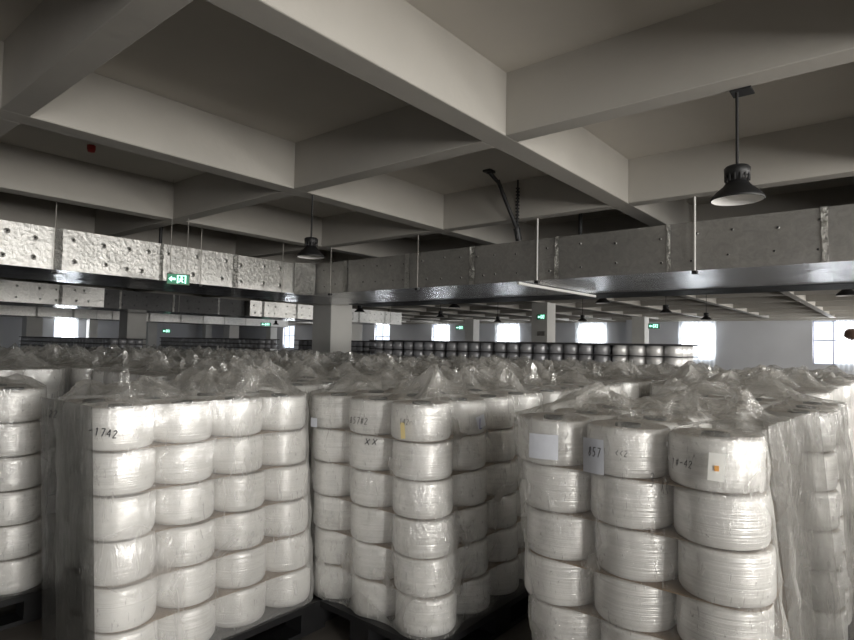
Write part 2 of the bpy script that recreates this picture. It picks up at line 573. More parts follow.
def duct(name, axis, f, far, a0, a1, z0, z1, label, seg=1.7, pin=.42, face=-1, pins=True, matf='foil', studh=.7):
    """axis: running direction; f = coordinate of the face towards the camera; far = other side"""
    root = bpy.data.objects.new(name, None); COL.objects.link(root)
    root.location = ((f + far) / 2, a0, z0) if axis == 'y' else (a0, (f + far) / 2, z0)
    tag(root, label, 'air duct', 'foil insulated air ducts')
    off = Vector(root.location)

    def P(a, d, z):          # a along, d depth from face, z
        p = (f + d, a, z) if axis == 'y' else (a, f + d, z)
        return tuple(Vector(p) - off)
    depth = far - f
    # body: subdivided faces with soft pillow wrinkles
    b = MB()
    na = max(6, int((a1 - a0) / .11))
    ncr = 10
    def pil(a, z, amp=.005):
        return amp * (noise.noise(Vector((a * 3.1, z * 3.7, f))) + .5 * noise.noise(Vector((a * 9, z * 9, f * 2))))
    rows = []
    for i in range(ncr + 1):
        z = z0 + (z1 - z0) * i / ncr
        rows.append([P(a0 + (a1 - a0) * k / na, pil(a0 + (a1 - a0) * k / na, z) if 0 < i < ncr else 0, z) for k in range(na + 1)])
    b.grid(rows if axis == 'x' else rows[::-1], 0)
    rows = []
    for i in range(9):
        d = depth * i / 8
        rows.append([P(a0 + (a1 - a0) * k / na, d, z0 + (pil(a0 + (a1 - a0) * k / na, d, .008) if 0 < i < 8 else 0)) for k in range(na + 1)])
    b.grid(rows if axis == 'y' else rows[::-1], 1)
    b.add([P(a0, 0, z1), P(a1, 0, z1), P(a1, depth, z1), P(a0, depth, z1)], [(0, 1, 2, 3)], 0)
    b.add([P(a0, depth, z0), P(a1, depth, z0), P(a1, depth, z1), P(a0, depth, z1)], [(0, 1, 2, 3)], 0)
    for a in (a0, a1):
        b.add([P(a, 0, z0), P(a, depth, z0), P(a, depth, z1), P(a, 0, z1)], [(0, 1, 2, 3)], 0)
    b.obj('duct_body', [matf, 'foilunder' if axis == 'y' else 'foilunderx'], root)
    # seams
    r = random.Random(int(abs(f) * 10))
    a = a0 + .6
    while a < a1 - .3:
        w = r.choice((.05, .07, .10))
        t = MB(); rows = []
        for i in range(15):
            z = z0 - .004 + (z1 - z0 + .008) * i / 14
            row = []
            for k in range(5):
                aa = a + w * (k / 4 - .5) + .012 * noise.noise(Vector((a, z * 9, k * .3)))
                row.append(P(aa, -.016 - .012 * noise.noise(Vector((aa * 30, z * 16, 3))), z))
            rows.append(row)
        t.grid(rows if axis == 'x' else rows[::-1], 0)
        t.obj('foil_tape', ['foiltape'], root)
        a += seg * r.uniform(.8, 1.15)
    if pins:
        t = MB()
        a = a0 + .2
        while a < a1 - .1:
            for q in (.24, .74):
                aa = a + r.uniform(-.07, .07); z = z0 + (z1 - z0) * (q + r.uniform(-.05, .05))
                n = 10
                vs = []
                for (rr, dd) in ((.07 * studh, .003), (.03 * studh, -.012 * studh), (.012, -.022 * studh), (.011, -.027 * studh - .004)):
                    vs += [P(aa + rr * cos(2 * pi * i / n), dd, z + rr * sin(2 * pi * i / n)) for i in range(n)]
                vs.append(P(aa, -.028 * studh - .005, z))
                fs = [(k * n + i, k * n + (i + 1) % n, (k + 1) * n + (i + 1) % n, (k + 1) * n + i) for k in range(3) for i in range(n)]
                t.add(vs, fs[:n], 0, True)
                o = len(t.v) - len(vs)
                for q_, ff in enumerate(fs[n:] + [(3 * n + i, 3 * n + (i + 1) % n, 4 * n) for i in range(n)]):
                    t.f.append(tuple(o + v for v in ff)); t.m.append(0 if q_ < n else 1); t.sm.append(True)
            a += pin * r.uniform(.7, 1.3)
        t.obj('insulation_stud', [matf, 'darksteel'], root)
    return root


RX0, RX1 = 4.0 * U, 5.24 * U
LY0, LY1 = 5.02 * U, 6.1 * U
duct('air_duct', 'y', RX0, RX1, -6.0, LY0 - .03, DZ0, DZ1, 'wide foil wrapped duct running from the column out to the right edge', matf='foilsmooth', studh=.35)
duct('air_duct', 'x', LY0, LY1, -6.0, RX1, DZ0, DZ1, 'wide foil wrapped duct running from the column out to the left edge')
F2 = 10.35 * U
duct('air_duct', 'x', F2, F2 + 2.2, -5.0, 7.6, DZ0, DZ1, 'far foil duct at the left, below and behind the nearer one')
duct('air_duct', 'x', F2 + .3, F2 + 2.2, 7.62, 12.9, DZ0, DZ1, 'shade-coloured duct length between two silver ones behind the exit sign', matf='foilshade')
duct('air_duct', 'x', F2, F2 + 2.2, 12.95, 21.8, DZ0, DZ1, 'far foil duct ending behind the column, bright silver end')
duct('air_duct', 'x', 16.8 * U, 16.8 * U + 2.2, -5.0, 24, DZ0, DZ1, 'thin strip of foil duct furthest away', pins=False)

# corner sleeve of darker foil where the two ducts meet
b = MB(); rows = []
for i in range(13):
    z = DZ0 - .02 + (DZ1 - DZ0 + .03) * i / 12
    rows.append([(RX0 - .33 + .3 * t + .015 * noise.noise(Vector((t * 20, z * 2, 1))), LY0 - .03 - .28 * t + .02 * noise.noise(Vector((t * 16, z * 1.5, 4))), z) for t in [k / 14 for k in range(15)]])
b.grid(rows)
rows2 = [rows[0], [(RX0 - .03, LY0 - .03, rows[0][0][2]) for _ in rows[0]]]
b.grid(rows2)
b.grid([rows[-1], [(RX0 - .03, LY0 - .03, rows[-1][0][2]) for _ in rows[0]]])
tag(b.obj('duct_corner_sleeve', ['foiltape']), 'dark crumpled foil sleeve in the inner corner where two ducts meet', 'duct sleeve')

# trunking behind the right duct
b = MB(); b.box(RX1 + .03, RX1 + .95, .24, 5.7 * U, DZ0 - .01, DZ0 + .14)
tag(bevel(b.obj('cable_trunking', ['trunking']), .01), 'dark flat trunking running along behind the right duct', 'trunking')


def rod(x, y, z0, z1, label, m='steel', r=.008, group='duct hanger rods'):
    b = MB(); b.tube((0, 0, 0), (0, 0, z1 - z0), r, 8)
    o = b.obj('hanger_rod', [m], None, (x, y, z0))
    n = MB(); n.box(-.03, .03, -.03, .03, -.03, .01)
    n.obj('nut', ['black'], o, (0, 0, 0))
    return tag(o, label, 'hanger rod', group)


for y, lab, m in ((8.73, 'rod on the right duct nearest the column, by the beam crossing', 'steel'),
                  (6.46, 'thin rod on the right duct, third from the column side', 'steel'),
                  (4.14, 'pale rod at the middle of the right duct beside the dark strut', 'whitesteel'),
                  (1.96, 'pale rod on the right duct just left of the big lamp', 'whitesteel')):
    rod(RX0 - .05, y, DZ0 - .02, SLAB_Z, lab, m, .012 if m == 'whitesteel' else .008)
for x, lab in ((2.96, 'rod at the left end of the left duct'), (5.22, 'rod on the left duct, just right of the exit sign'),
               (6.95, 'rod on the left duct close to the column corner')):
    rod(x, LY0 - .06, DZ0 - .02, SLAB_Z, lab)
for x, y, lab in ((4.0, F2 - .06, 'rod on the far silver duct at the left'), (10.2, F2 + .24, 'rod on the shade-coloured duct length'), (17.0, F2 - .06, 'rod on the far silver duct left of the column'),
                  (20.9, F2 - .06, 'rod on the bright duct end behind the column'), (12.0, 16.8 * U - .06, 'rod on the furthest duct')):
    rod(x, y, DZ0 - .02, SLAB_Z, lab)
# trapeze bar under the right duct
b = MB(); b.tube((RX0 - .12, 0, .045), (RX1 + .1, -.1, .045), .024, 12)
tag(b.obj('hanger_bar', ['whitesteel'], None, (0, 4.42, DZ0 - .085)), 'white angle bar crossing under the right duct below the pale rod', 'hanger bar')

# dark strut pair
b = MB()
b.tube((6.72, 4.47, SLAB_Z - .02), (6.93, 4.45, SLAB_Z - .12), .028)
b.tube((6.93, 4.45, SLAB_Z - .10), (7.42, 4.40, DZ1 + .12), .03)
b.box(6.66, 6.80, 4.41, 4.53, SLAB_Z - .03, SLAB_Z)
b.tube((7.38, 4.40, DZ1 + .16), (7.44, 4.39, DZ1 - .02), .05)
tag(b.obj('slanted_strut', ['darksteel']), 'dark slanted strut from the ceiling down to the top of the right duct', 'strut')
b = MB()
zz = SLAB_Z - .12
b.tube((7.37, 4.38, SLAB_Z), (7.37, 4.38, DZ1), .014)
while zz > DZ1 + .15:
    b.box(7.345, 7.395, 4.36, 4.40, zz - .02, zz); zz -= .05
tag(b.obj('threaded_strut', ['darksteel']), 'dark upright slotted strut beside the slanted one', 'strut')
b = MB(); b.tube((0, 0, 0), (0, 0, SLAB_Z - DZ1), .03)
tag(b.obj('vertical_pipe', ['darksteel'], None, (RX0 + 1.0, 3.95, DZ1)), 'short dark pipe above the right duct, left of the big lamp', 'pipe')
b = MB(); b.tube((0, 0, 0), (0, 0, SLAB_Z - DZ1), .03)
tag(b.obj('vertical_pipe', ['darksteel'], None, (5.0, LY0 + 1.0, DZ1)), 'short dark pipe above the left duct, left of the smaller lamp', 'pipe')

# ------------------------------------------------------------------ lamps
def make_lamp(loc, drop_from, s=1., bracket=False):
    o = bpy.data.objects.new('high_bay_lamp', None); COL.objects.link(o)
    o.location = loc
    b = MB()
    b.lathe([(.19 * s, 0), (.195 * s, .004), (.19 * s, .02), (.155 * s, .06), (.105 * s, .10), (.085 * s, .125), (.07 * s, .13), (0.001, .13)], 40)
    b.obj('shade', ['lampblack'], o)
    b = MB()
    b.lathe([(.186 * s, .002), (.15 * s, .055), (.10 * s, .093), (.06 * s, .10), (.001, .10)], 40)
    b.obj('reflector', ['reflector'], o)
    b = MB()
    b.lathe([(.085 * s, .125), (.07 * s, .14), (.07 * s, .165), (.092 * s, .19), (.095 * s, .235), (.08 * s, .25), (.03 * s, .26), (.001, .26)], 28)
    for i in range(14):
        a = 2 * pi * i / 14
        c, d = cos(a), sin(a)
        b.tube((c * .086 * s, d * .086 * s, .14), (c * .086 * s, d * .086 * s, .235), .006, 6)
    b.obj('driver_housing', ['lampblack'], o)
    h = drop_from - loc[2]
    b = MB(); b.tube((0, 0, .25), (0, 0, h), .011, 10)
    st = b.obj('stem', ['lampblack'], o)
    if bracket:
        b = MB(); b.box(-.05, .09, -.10, .04, h - .012, h - .001)
        b.obj('mounting_plate', ['darksteel'], o)
    return o


LZ = CAMH + .575 * U
big = make_lamp((4.62, .91, LZ), BEAM_Z, .92, True)
tag(big, 'large black pendant lamp hanging nearest, above the right duct', 'lamp', 'high bay lamps')
lampspots = [(4.72, 5.85, BEAM_Z, 'smaller black pendant lamp in front of the duct corner'),
             (13.5, 5.6, BEAM_Z, 'black pendant lamp just under the right duct, above the pale column'),
             (17.9, 5.46, SLAB_Z, 'black pendant lamp beside the exit sign near the wide curtain'),
             (22.28, 5.4, SLAB_Z, 'black pendant lamp in front of the wide curtained window'),
             (22.28, 10.1, SLAB_Z, 'black pendant lamp over the curtain right of the pale column'),
             (13.5, 10.1, BEAM_Z, 'black pendant lamp half hidden under the middle of the right duct'),
             (22.28, 14.2, SLAB_Z, 'tiny black pendant lamp above the curtain left of the exit column'),
             (18.0, 14.15, SLAB_Z, 'tiny black pendant lamp beside the beam shadow left of the exit column'),
             (14.0, 14.6, SLAB_Z, 'black pendant lamp touching the bright duct end behind the column'),
             (22.28, 30.9, SLAB_Z, 'tiny black pendant lamp left of the column above a lit window'),
             (13.55, .80, BEAM_Z, 'black pendant lamp behind the right duct at the picture edge')]
for x, y, zt, lab in lampspots:
    o = big.copy(); COL.objects.link(o)
    o.location = (x, y, LZ); o['label'] = lab
    for ch in big.children:
        if ch.name.startswith('mounting'): continue
        c = ch.copy(); COL.objects.link(c); c.parent = o
        if ch.name.startswith('stem'):
            c.scale = (1, 1, 1)
            if zt > BEAM_Z:
                b = MB(); b.tube((0, 0, .25), (0, 0, zt - LZ), .011, 8)
                c.data = b.mesh('stem', ['lampblack'])

# ------------------------------------------------------------------ exit signs
def exit_sign(loc, face, w, h, label, rods=None, arrow=True):
    """face: angle of the outward normal in the XY plane"""
    o = bpy.data.objects.new('exit_sign', None); COL.objects.link(o)
    o.location = loc
    o.rotation_euler = (0, 0, face + pi / 2)     # local -Y is the face
    tag(o, label, 'exit sign', 'green exit signs')
    b = MB(); b.box(-w / 2, w / 2, 0, .03, 0, h)
    bevel(b.obj('casing', ['greencase'], o), .004)
    b = MB(); b.box(-w * .46, w * .46, -.003, .001, h * .08, h * .92)
    b.obj('green_face', ['greenon'], o)
    g = MB()
    def q(x0, x1, z0, z1): g.box(x0 * w, x1 * w, -.006, -.002, z0 * h, z1 * h)
    # arrow
    vs = [(-.42, .5), (-.28, .76), (-.28, .6), (-.12, .6), (-.12, .4), (-.28, .4), (-.28, .24)]
    g.add([(x * w, -.006, z * h) for x, z in vs], [tuple(range(len(vs)))])
    # doorway with running figure
    q(-.06, .00, .14, .86); q(.28, .34, .14, .86); q(-.06, .34, .80, .86)
    q(.10, .18, .62, .76)                     # head
    g.add([(x * w, -.006, z * h) for x, z in [(.04, .56), (.2, .60), (.22, .50), (.16, .40), (.24, .22), (.18, .18), (.12, .34), (.04, .20), (.0, .24), (.08, .42), (.09, .50), (.04, .48)]], [tuple(range(12))])
    g.obj('symbol', ['greenglow'], o)
    if rods:
        for dx in (-w * .36, w * .36):
            r_ = MB(); r_.tube((dx, .015, h), (dx, .015, rods), .005, 6)
            r_.obj('suspension_rod', ['steel'], o)
    return o


def ray(px, py):
    f = 575.93
    return F + R * ((px - 427) / f) - UP * ((py - 320) / f)


vd = -2.1
FC = math.atan2(-F.y, -F.x)
exit_sign((4.39, 8.62, 2.27), radians(-112), .33, .17, 'lit green exit sign with arrow hanging in front of the left duct', SLAB_Z - 2.27)
exit_sign((22.17, 11.93, 2.6), radians(180), .40, .22, 'green exit sign high on the dark side of the middle column')
exit_sign((23.09, 7.5, 2.23), radians(200), .42, .2, 'green exit sign hanging between two lamps by the wide curtain', SLAB_Z - 2.23)
exit_sign((23.6, 17.31, 2.22), radians(-145), .42, .2, 'green exit sign hanging in the dark bay left of the pale column', SLAB_Z - 2.22)
exit_sign((17.2, 24.7, 2.2), radians(-125), .5, .17, 'green exit sign under the far foil duct left of the column', SLAB_Z - 2.2)
exit_sign((14.5, 29.5, 1.76), radians(-115), .40, .2, 'small green exit sign hanging low above the dark stacks at left', SLAB_Z - 1.76)

b = MB(); b.lathe([(.001, -.09), (.04, -.085), (.05, -.05), (.05, 0)], 20)
tag(b.obj('fire_detector', ['red'], None, (2.87, 8.03, SLAB_Z)), 'small dark red fire detector on the ceiling slab at upper left', 'fire detector')
b = MB(); b.box(-.03, 0, -.18, .18, -.1, .1)
tag(b.obj('socket_box', ['steel'], None, (22.21, 11.95, 2.0)), 'small grey socket box low on the middle column', 'socket box')
b = MB()
rows = []
for i in range(14):
    t = i / 13
    row = []
    for k in range(20):
        a = 2 * pi * k / 20
        rr = (.30 * sin(pi * min(1, t * .94 + .06)) ** .6 + .02) * (1 + .25 * noise.noise(Vector((cos(a) * 1.5, sin(a) * 1.5, t * 3))))
        row.append((rr * cos(a), rr * sin(a) * 1.1, -.6 * t))
    rows.append(row)
b.grid(rows, wrap=True)
tag(b.obj('cloth_bundle', ['brown'], None, (ROOM_X1 - .5, 2.05, 2.72)), 'brown cloth bundle tied high on the curtain at the picture edge', 'cloth bundle')

# ------------------------------------------------------------------ yarn spools
LAY = .168          # height of one layer
TOPZ = CAMH - .262  # top of the stacks
PALZ = TOPZ - 6 * LAY
NEAR_MAX = 300


def spool_mesh(name, r, n=56):
    b = MB()
    h = LAY - .006
    prof = [(.045, .006), (r - .02, 0), (r - .007, .006), (r - .001, .018), (r, .035), (r, h - .02), (r - .002, h - .006), (r - .010, h), (.10, h - .003), (.06, h - .006), (.043, h - .006)]
    mis = [1, 0, 0, 0, 0, 0, 0, 1, 1, 1]
    b.lathe(prof, n, mis=mis)
    return b.mesh(name, ['yarn', 'yarntop'])


def tube_mesh():
    b = MB()
    h = LAY - .006
    b.lathe([(.043, h - .006), (.043, h + .004), (.038, h + .004), (.037, .01), (.0005, .01)], 28, mis=[0] * 4)
    return b.mesh('paper_tube', ['tube'])


SP = {.14: spool_mesh('yarn_spool', .139), .1285: spool_mesh('yarn_spool', .1275)}
TUBE = tube_mesh()
spool_count = [0]
rs = random.Random(11)


def spool(x, y, z, r, label, group, tube=False):
    spool_count[0] += 1
    o = link('yarn_spool', SP[r], None, (x, y, z))
    o.rotation_euler = (rs.uniform(-.008, .008), rs.uniform(-.008, .008), rs.uniform(0, 6.28))
    tag(o, label, 'yarn spool', group)
    if tube:
        link('paper_tube', TUBE, o)
    return o


def pallet_mesh(lx, ly):
    b = MB(); h = .145
    b.box(-lx / 2, lx / 2, -ly / 2, ly / 2, h - .03, h)
    for ix in (-1, 0, 1):
        for iy in (-1, 0, 1):
            cx_, cy_ = ix * (lx / 2 - .08), iy * (ly / 2 - .07)
            b.box(cx_ - .07, cx_ + .07, cy_ - .06, cy_ + .06, .02, h - .029)
    for iy in (-1, 0, 1):
        cy_ = iy * (ly / 2 - .07)
        b.box(-lx / 2, lx / 2, cy_ - .06, cy_ + .06, 0, .022)
    return b.mesh('plastic_pallet', ['black'])


PM = {}


def pallet(cx_, cy_, lx, ly, label):
    k = (round(lx, 2), round(ly, 2))
    if k not in PM: PM[k] = pallet_mesh(lx, ly)
    o = link('plastic_pallet', PM[k], None, (cx_, cy_, PALZ - .146))
    return tag(o, label, 'pallet', 'black plastic pallets')


def outline(cx_, cy_, hx, hy, rc, nside, dent, px, py):
    """rounded rectangle with shallow dents between spools; returns [(x,y,nx,ny)]"""
    pts = []
    def side(x0, y0, x1, y1, nx, ny, pitch):
        L = math.hypot(x1 - x0, y1 - y0)
        n = max(2, int(L / nside))
        for i in range(n):
            t = i / n
            s = t * L
            d = dent * (.5 - .5 * cos(2 * pi * s / pitch)) if pitch else 0
            pts.append((x0 + (x1 - x0) * t - nx * d, y0 + (y1 - y0) * t - ny * d, nx, ny))
    def corner(ccx, ccy, a0):
        n = 9
        for i in range(n):
            a = a0 + pi / 2 * i / n
            pts.append((ccx + rc * cos(a), ccy + rc * sin(a), cos(a), sin(a)))
    side(cx_ - hx + rc, cy_ - hy, cx_ + hx - rc, cy_ - hy, 0, -1, px)
    corner(cx_ + hx - rc, cy_ - hy + rc, -pi / 2)
    side(cx_ + hx, cy_ - hy + rc, cx_ + hx, cy_ + hy - rc, 1, 0, py)
    corner(cx_ + hx - rc, cy_ + hy - rc, 0)
    side(cx_ + hx - rc, cy_ + hy, cx_ - hx + rc, cy_ + hy, 0, 1, px)
    corner(cx_ - hx + rc, cy_ + hy - rc, pi / 2)
    side(cx_ - hx, cy_ + hy - rc, cx_ - hx, cy_ - hy + rc, -1, 0, py)
    corner(cx_ - hx + rc, cy_ - hy + rc, pi)
    return pts


def peak_height(x, y, peaks):
    h = 0
    for (px, py, ht, w, n, ph) in peaks:
        dx, dy = x - px, y - py
        a = math.atan2(dy, dx)
        d = math.hypot(dx, dy) / (w * (1 + .35 * cos(n * a + ph)))
        if d < 1:
            h = max(h, ht * (1 - d) ** 1.25)
    return h


def film_mesh(hx, hy, seed, zbot, ztop, lean=(0, 0), fine=.03, npeaks=7, hmax=.16, flare=.0, rc=.14, pitch=(.28, .28), fins=3, mats=('film', 'topfilm'), rim=.004, dent=.03):
    """film bag around one pallet load, origin at the load's top centre"""
    r = random.Random(seed)
    b = MB()
    ol = outline(0, 0, hx, hy, rc, fine, dent, *pitch)
    peaks = [(r.uniform(-hx * .85, hx * .85), r.uniform(-hy * .85, hy * .85), r.uniform(.35, 1) * hmax, r.uniform(.10, .24), r.choice((2, 3, 3, 4, 5)), r.uniform(0, 6.3)) for _ in range(npeaks)]
    H = ztop - zbot
    nz = max(6, int(H / (fine * 1.6)))
    rows = []
    for i in range(nz + 1):
        t = i / nz
        z = -H + H * t
        row = []
        for k, (x, y, nx, ny) in enumerate(ol):
            q = Vector((x * 7 + seed, y * 7, z * 4))
            d = .012 + .010 * noise.noise(q) + .006 * noise.noise(q * 3.1) + flare * (1 - t) * .03
            # pulled in at the gaps between layers
            ph = ((-z) % LAY) / LAY
            d += .005 * (.5 - .5 * cos(2 * pi * ph)) - .002
            s = -z
            row.append((x + nx * d + lean[0] * s, y + ny * d + lean[1] * s, z + (rim if i == nz else 0)))
        rows.append(row)
    b.grid(rows, 0, True, wrap=True)
    # top: rings shrinking to the centre line
    NR = max(8, int(min(hx, hy) / (fine * .8)))
    rings = [rows[-1]]
    ex = max(0, hx - hy); ey = max(0, hy - hx)
    for q in range(1, NR + 1):
        t = q / NR
        ring = []
        for (x, y, nx, ny) in ol:
            tx = max(-ex, min(ex, x)); ty = max(-ey, min(ey, y))
            X = x + (tx - x) * t; Y = y + (ty - y) * t
            X += .02 * noise.noise(Vector((X * 9, Y * 9, seed)))
            Y += .02 * noise.noise(Vector((X * 9, Y * 9, seed + 7)))
            e = min(1, t * 4)
            cr = abs(noise.noise(Vector((X * 4, Y * 4, seed * 1.7)))) + .6 * abs(noise.noise(Vector((X * 10, Y * 10, seed * .7)))) + .3 * abs(noise.noise(Vector((X * 21, Y * 21, seed * .3))))
            z = .010 + e * (.045 * cr + peak_height(X, Y, peaks))
            ring.append((X, Y, z))
        rings.append(ring)
    b.grid(rings, 1, False, wrap=True)
    # standing folds gathered out of the bag
    for _ in range(fins):
        px, py = r.uniform(-hx * .7, hx * .7), r.uniform(-hy * .7, hy * .7)
        a = r.uniform(0, pi); L = r.uniform(.12, .3); ht = r.uniform(.5, 1.1) * hmax
        n = 12; sk = r.uniform(-.5, .5)
        rr_ = []
        prof = [max(.12, (1 - abs(i / n * 2 - 1 + sk * .5)) * r.uniform(.75, 1.1)) for i in range(n + 1)]
        for lv in range(6):
            tt = lv / 5
            row = []
            for i in range(n + 1):
                s = (i / n - .5) * L * (1 - .45 * tt)
                off = .035 * noise.noise(Vector((s * 14, tt * 3, seed + _ * 9))) + .02 * sin(i * 1.9) * (1 - tt * .4)
                row.append((px + cos(a) * s - sin(a) * off + sk * .08 * tt, py + sin(a) * s + cos(a) * off, .004 + ht * tt * prof[i]))
            rr_.append(row)
        b.grid(rr_, 1, False)
    return b.mesh('plastic_wrap', list(mats))


VR = Vector((.636, -.772, 0))      # sideways direction in which the loads lean


def near_load(nm, x0, y0, nx, ny, r, lean, cols, lab_of, seed, film_kw, layers=6, sheets=True, edge_only=True, palname=None, jitter=.003, extra=None, skip=()):
    """x0,y0 = centre of the corner spool nearest the camera; cols = dict of (i,j) to be filled full height"""
    pit = 2 * r
    lx, ly = lean * VR.x, lean * VR.y
    cxx, cyy = x0 + (nx - 1) * r, y0 + (ny - 1) * r
    for i in range(nx):
        for j in range(ny):
            if (i, j) in skip: continue
            for k in range(layers):
                if k > 0 and (i, j) not in cols: continue
                s = (k + 1) * LAY
                z = TOPZ - s
                jx, jy = rs.uniform(-jitter, jitter), rs.uniform(-jitter, jitter)
                if extra: ex, ey = extra(i, j, k)
                else: ex = ey = 0
                spool(x0 + i * pit + lx * (s - .08) + jx + ex, y0 + j * pit + ly * (s - .08) + jy + ey, z + .001, r, lab_of(i, j, k), 'yarn spools of the ' + nm, k == 0)
    s = 6 * LAY
    pallet(cxx + lx * s, cyy + ly * s, nx * pit + .04, ny * pit + .04, palname or ('black plastic pallet carrying the ' + nm))
    if sheets:
        for k in range(1, 6):
            s = k * LAY
            ex = film_kw.get('sheet_out', {}).get(k, 0)
            b = MB()
            hx, hy = nx * r - .035 + ex, ny * r - .035 + ex
            b.add([(x, y, -.002) for x, y, _, _ in outline(0, 0, hx, hy, .10, .05, 0, 0, 0)], [tuple(range(len(outline(0, 0, hx, hy, .10, .05, 0, 0, 0))))[::-1]])
            b.add([(x, y, .001) for x, y, _, _ in outline(0, 0, hx, hy, .10, .05, 0, 0, 0)], [tuple(range(len(outline(0, 0, hx, hy, .10, .05, 0, 0, 0))))])
            n_ = len(b.v) // 2
            b.f += [(q, (q + 1) % n_, n_ + (q + 1) % n_, n_ + q) for q in range(n_)]; b.m += [0] * n_; b.sm += [False] * n_
            o = b.obj('cardboard_sheet', ['cardboard'], None, (cxx + lx * s, cyy + ly * s, TOPZ - s - .001))
            tag(o, 'brown cardboard sheet under the %s layer of the %s' % (ORD[k - 1], nm), 'cardboard sheet', 'separator sheets of the ' + nm)
    kw = {k: v for k, v in film_kw.items() if k != 'sheet_out'}
    me = film_mesh(nx * r, ny * r, seed, PALZ + .003, TOPZ, (lx, ly), rc=r, pitch=(pit, pit), **kw)
    o = link('plastic_wrap', me, None, (cxx, cyy, TOPZ))
    tag(o, 'clear crinkled plastic film wrapped around the ' + nm, 'plastic film', 'plastic wraps on pallet loads')
    return o, (lx, ly)


def lab(nm, corner, xs, ys):
    def f(i, j, k):
        if i == 0 and j == 0: c = '%s' % corner
        elif j == 0: c = '%s column %s' % (ORD[i], xs)
        elif i == 0: c = '%s column %s' % (ORD[j], ys)
        else: c = '%s in and %s back' % (ORD[i], ORD[j])
        return 'white spool, layer %s down, %s, %s' % (ORD[k], c, nm)
    return f


# left load: 4 x 2
sh = film_L, leanL = near_load('left pallet', 1.008, 2.42, 4, 2, .1285, .055, {(i, 0) for i in range(4)} | {(0, 1), (3, 1)},
                               lab('left pallet', 'near corner', 'along the bright side', 'along the dark side'), 3,
                               dict(fine=.022, npeaks=11, hmax=.14, fins=8, dent=.004, sheet_out={4: .012, 5: .012}, mats=('whitefilm', 'topfilm')))
# middle load: 4 x 3
film_M, leanM = near_load('middle pallet', 2.05, 1.72, 4, 3, .14, .045, {(i, 0) for i in range(4)} | {(0, 1), (0, 2), (3, 1)},
                          lab('middle pallet', 'near corner', 'going right', 'going left'), 8,
                          dict(fine=.022, npeaks=12, hmax=.15, fins=8))


def shiftR(i, j, k):
    return (0, .02) if k == 3 else (0, .012) if k > 3 else (0, 0)


film_R, leanR = near_load('right pallet', 2.03, .476, 3, 3, .14, .10, {(0, 0), (0, 1), (0, 2), (1, 2), (1, 1), (2, 1)},
                          lab('right pallet', 'near corner', 'going back', 'going left'), 21,
                          dict(fine=.022, npeaks=10, hmax=.12, fins=7, sheet_out={3: .02}), extra=shiftR, skip={(1, 0), (2, 0)})
near_load('far left pallet', .39, 3.55, 3, 3, .14, .05, {(2, 0), (1, 0), (0, 0)}, lab('load at the left edge', 'left end', 'from the left end', 'back'), 33,
          dict(fine=.03, npeaks=9, hmax=.12, fins=3), sheets=False, palname='black plastic pallet under the load at the left edge')
near_load('load behind the right pallet', 3.10, .37, 3, 3, .14, .05, {(0, 0), (0, 1), (1, 0)}, lab('load behind the right pallet', 'near corner', 'going right', 'going left'), 41,
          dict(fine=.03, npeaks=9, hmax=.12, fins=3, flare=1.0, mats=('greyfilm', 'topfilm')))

# loads standing just beside the right pallet and outside the picture keep the low light off its side
for (ax, ay) in ((2.75, -.62), (4.05, -.62), (5.3, -.62)):
    me_ = film_mesh(.56, .42, 300 + int(ax * 10), PALZ + .003, TOPZ, fine=.05, npeaks=8, hmax=.12, fins=3, mats=('whitefilm', 'farfilm'))
    tag(link('plastic_wrap', me_, None, (ax, ay, TOPZ)), 'milky film over the %s load in the row beside the right pallet' % {2: 'nearest', 4: 'middle', 5: 'last'}[int(ax)], 'plastic film', 'plastic wraps on pallet loads')
    pallet(ax, ay, 1.14, .86, 'black pallet under the %s load in the row beside the right pallet' % {2: 'nearest', 4: 'middle', 5: 'last'}[int(ax)])


def sheet(name, a, c, z0, z1, m, parent, wr=.012, lean=(0, 0), label=None, bulge=0.):
    """loose upright sheet of film from ground point a to ground point c"""
    b = MB(); rows = []
    dx, dy = c[0] - a[0], c[1] - a[1]
    L = math.hypot(dx, dy); nx_, ny_ = dy / L, -dx / L
    ni, nj = 44, 26
    for i in range(ni + 1):
        t = i / ni; z = z0 + (z1 - z0) * t
        s = TOPZ - z
        row = []
        for j in range(nj + 1):
            u = j / nj
            q = Vector((u * L * 5 + z * 3.0, z * 1.3, L))
            d = min(1, u * 4, (1 - u) * 4) * wr * (noise.noise(q) + .6 * noise.noise(q * 2.7)) + bulge * sin(pi * u)
            row.append((a[0] + dx * u + nx_ * d + lean[0] * s, a[1] + dy * u + ny_ * d + lean[1] * s, z))
        rows.append(row)
    b.grid(rows)
    o = b.obj(name, [m])
    o.parent = parent
    o.matrix_parent_inverse = Matrix.Translation(parent.location).inverted()
    if label: o['label'] = label
    return o


sheet('shade_film_flap', (.858, 2.28), (.85, 2.80), PALZ + .004, TOPZ + .012, 'shadefilm', film_L, .010, leanL, 'film sheet tinted with the shade of the short side')  # added flat sheet that carries the shade of this side
sheet('loose_film', (2.155, .335), (2.93, .27), PALZ + .004, TOPZ + .02, 'greyfilm', film_R, .02, leanR, 'grey loose film hanging over the side going back', .0)

# ------------------------------------------------------------------ labels and handwriting
def hull_point(which, u, z, out=.03):
    """a point on the camera side of a load. which='-x' or '-y', u = coordinate along, z = world height"""


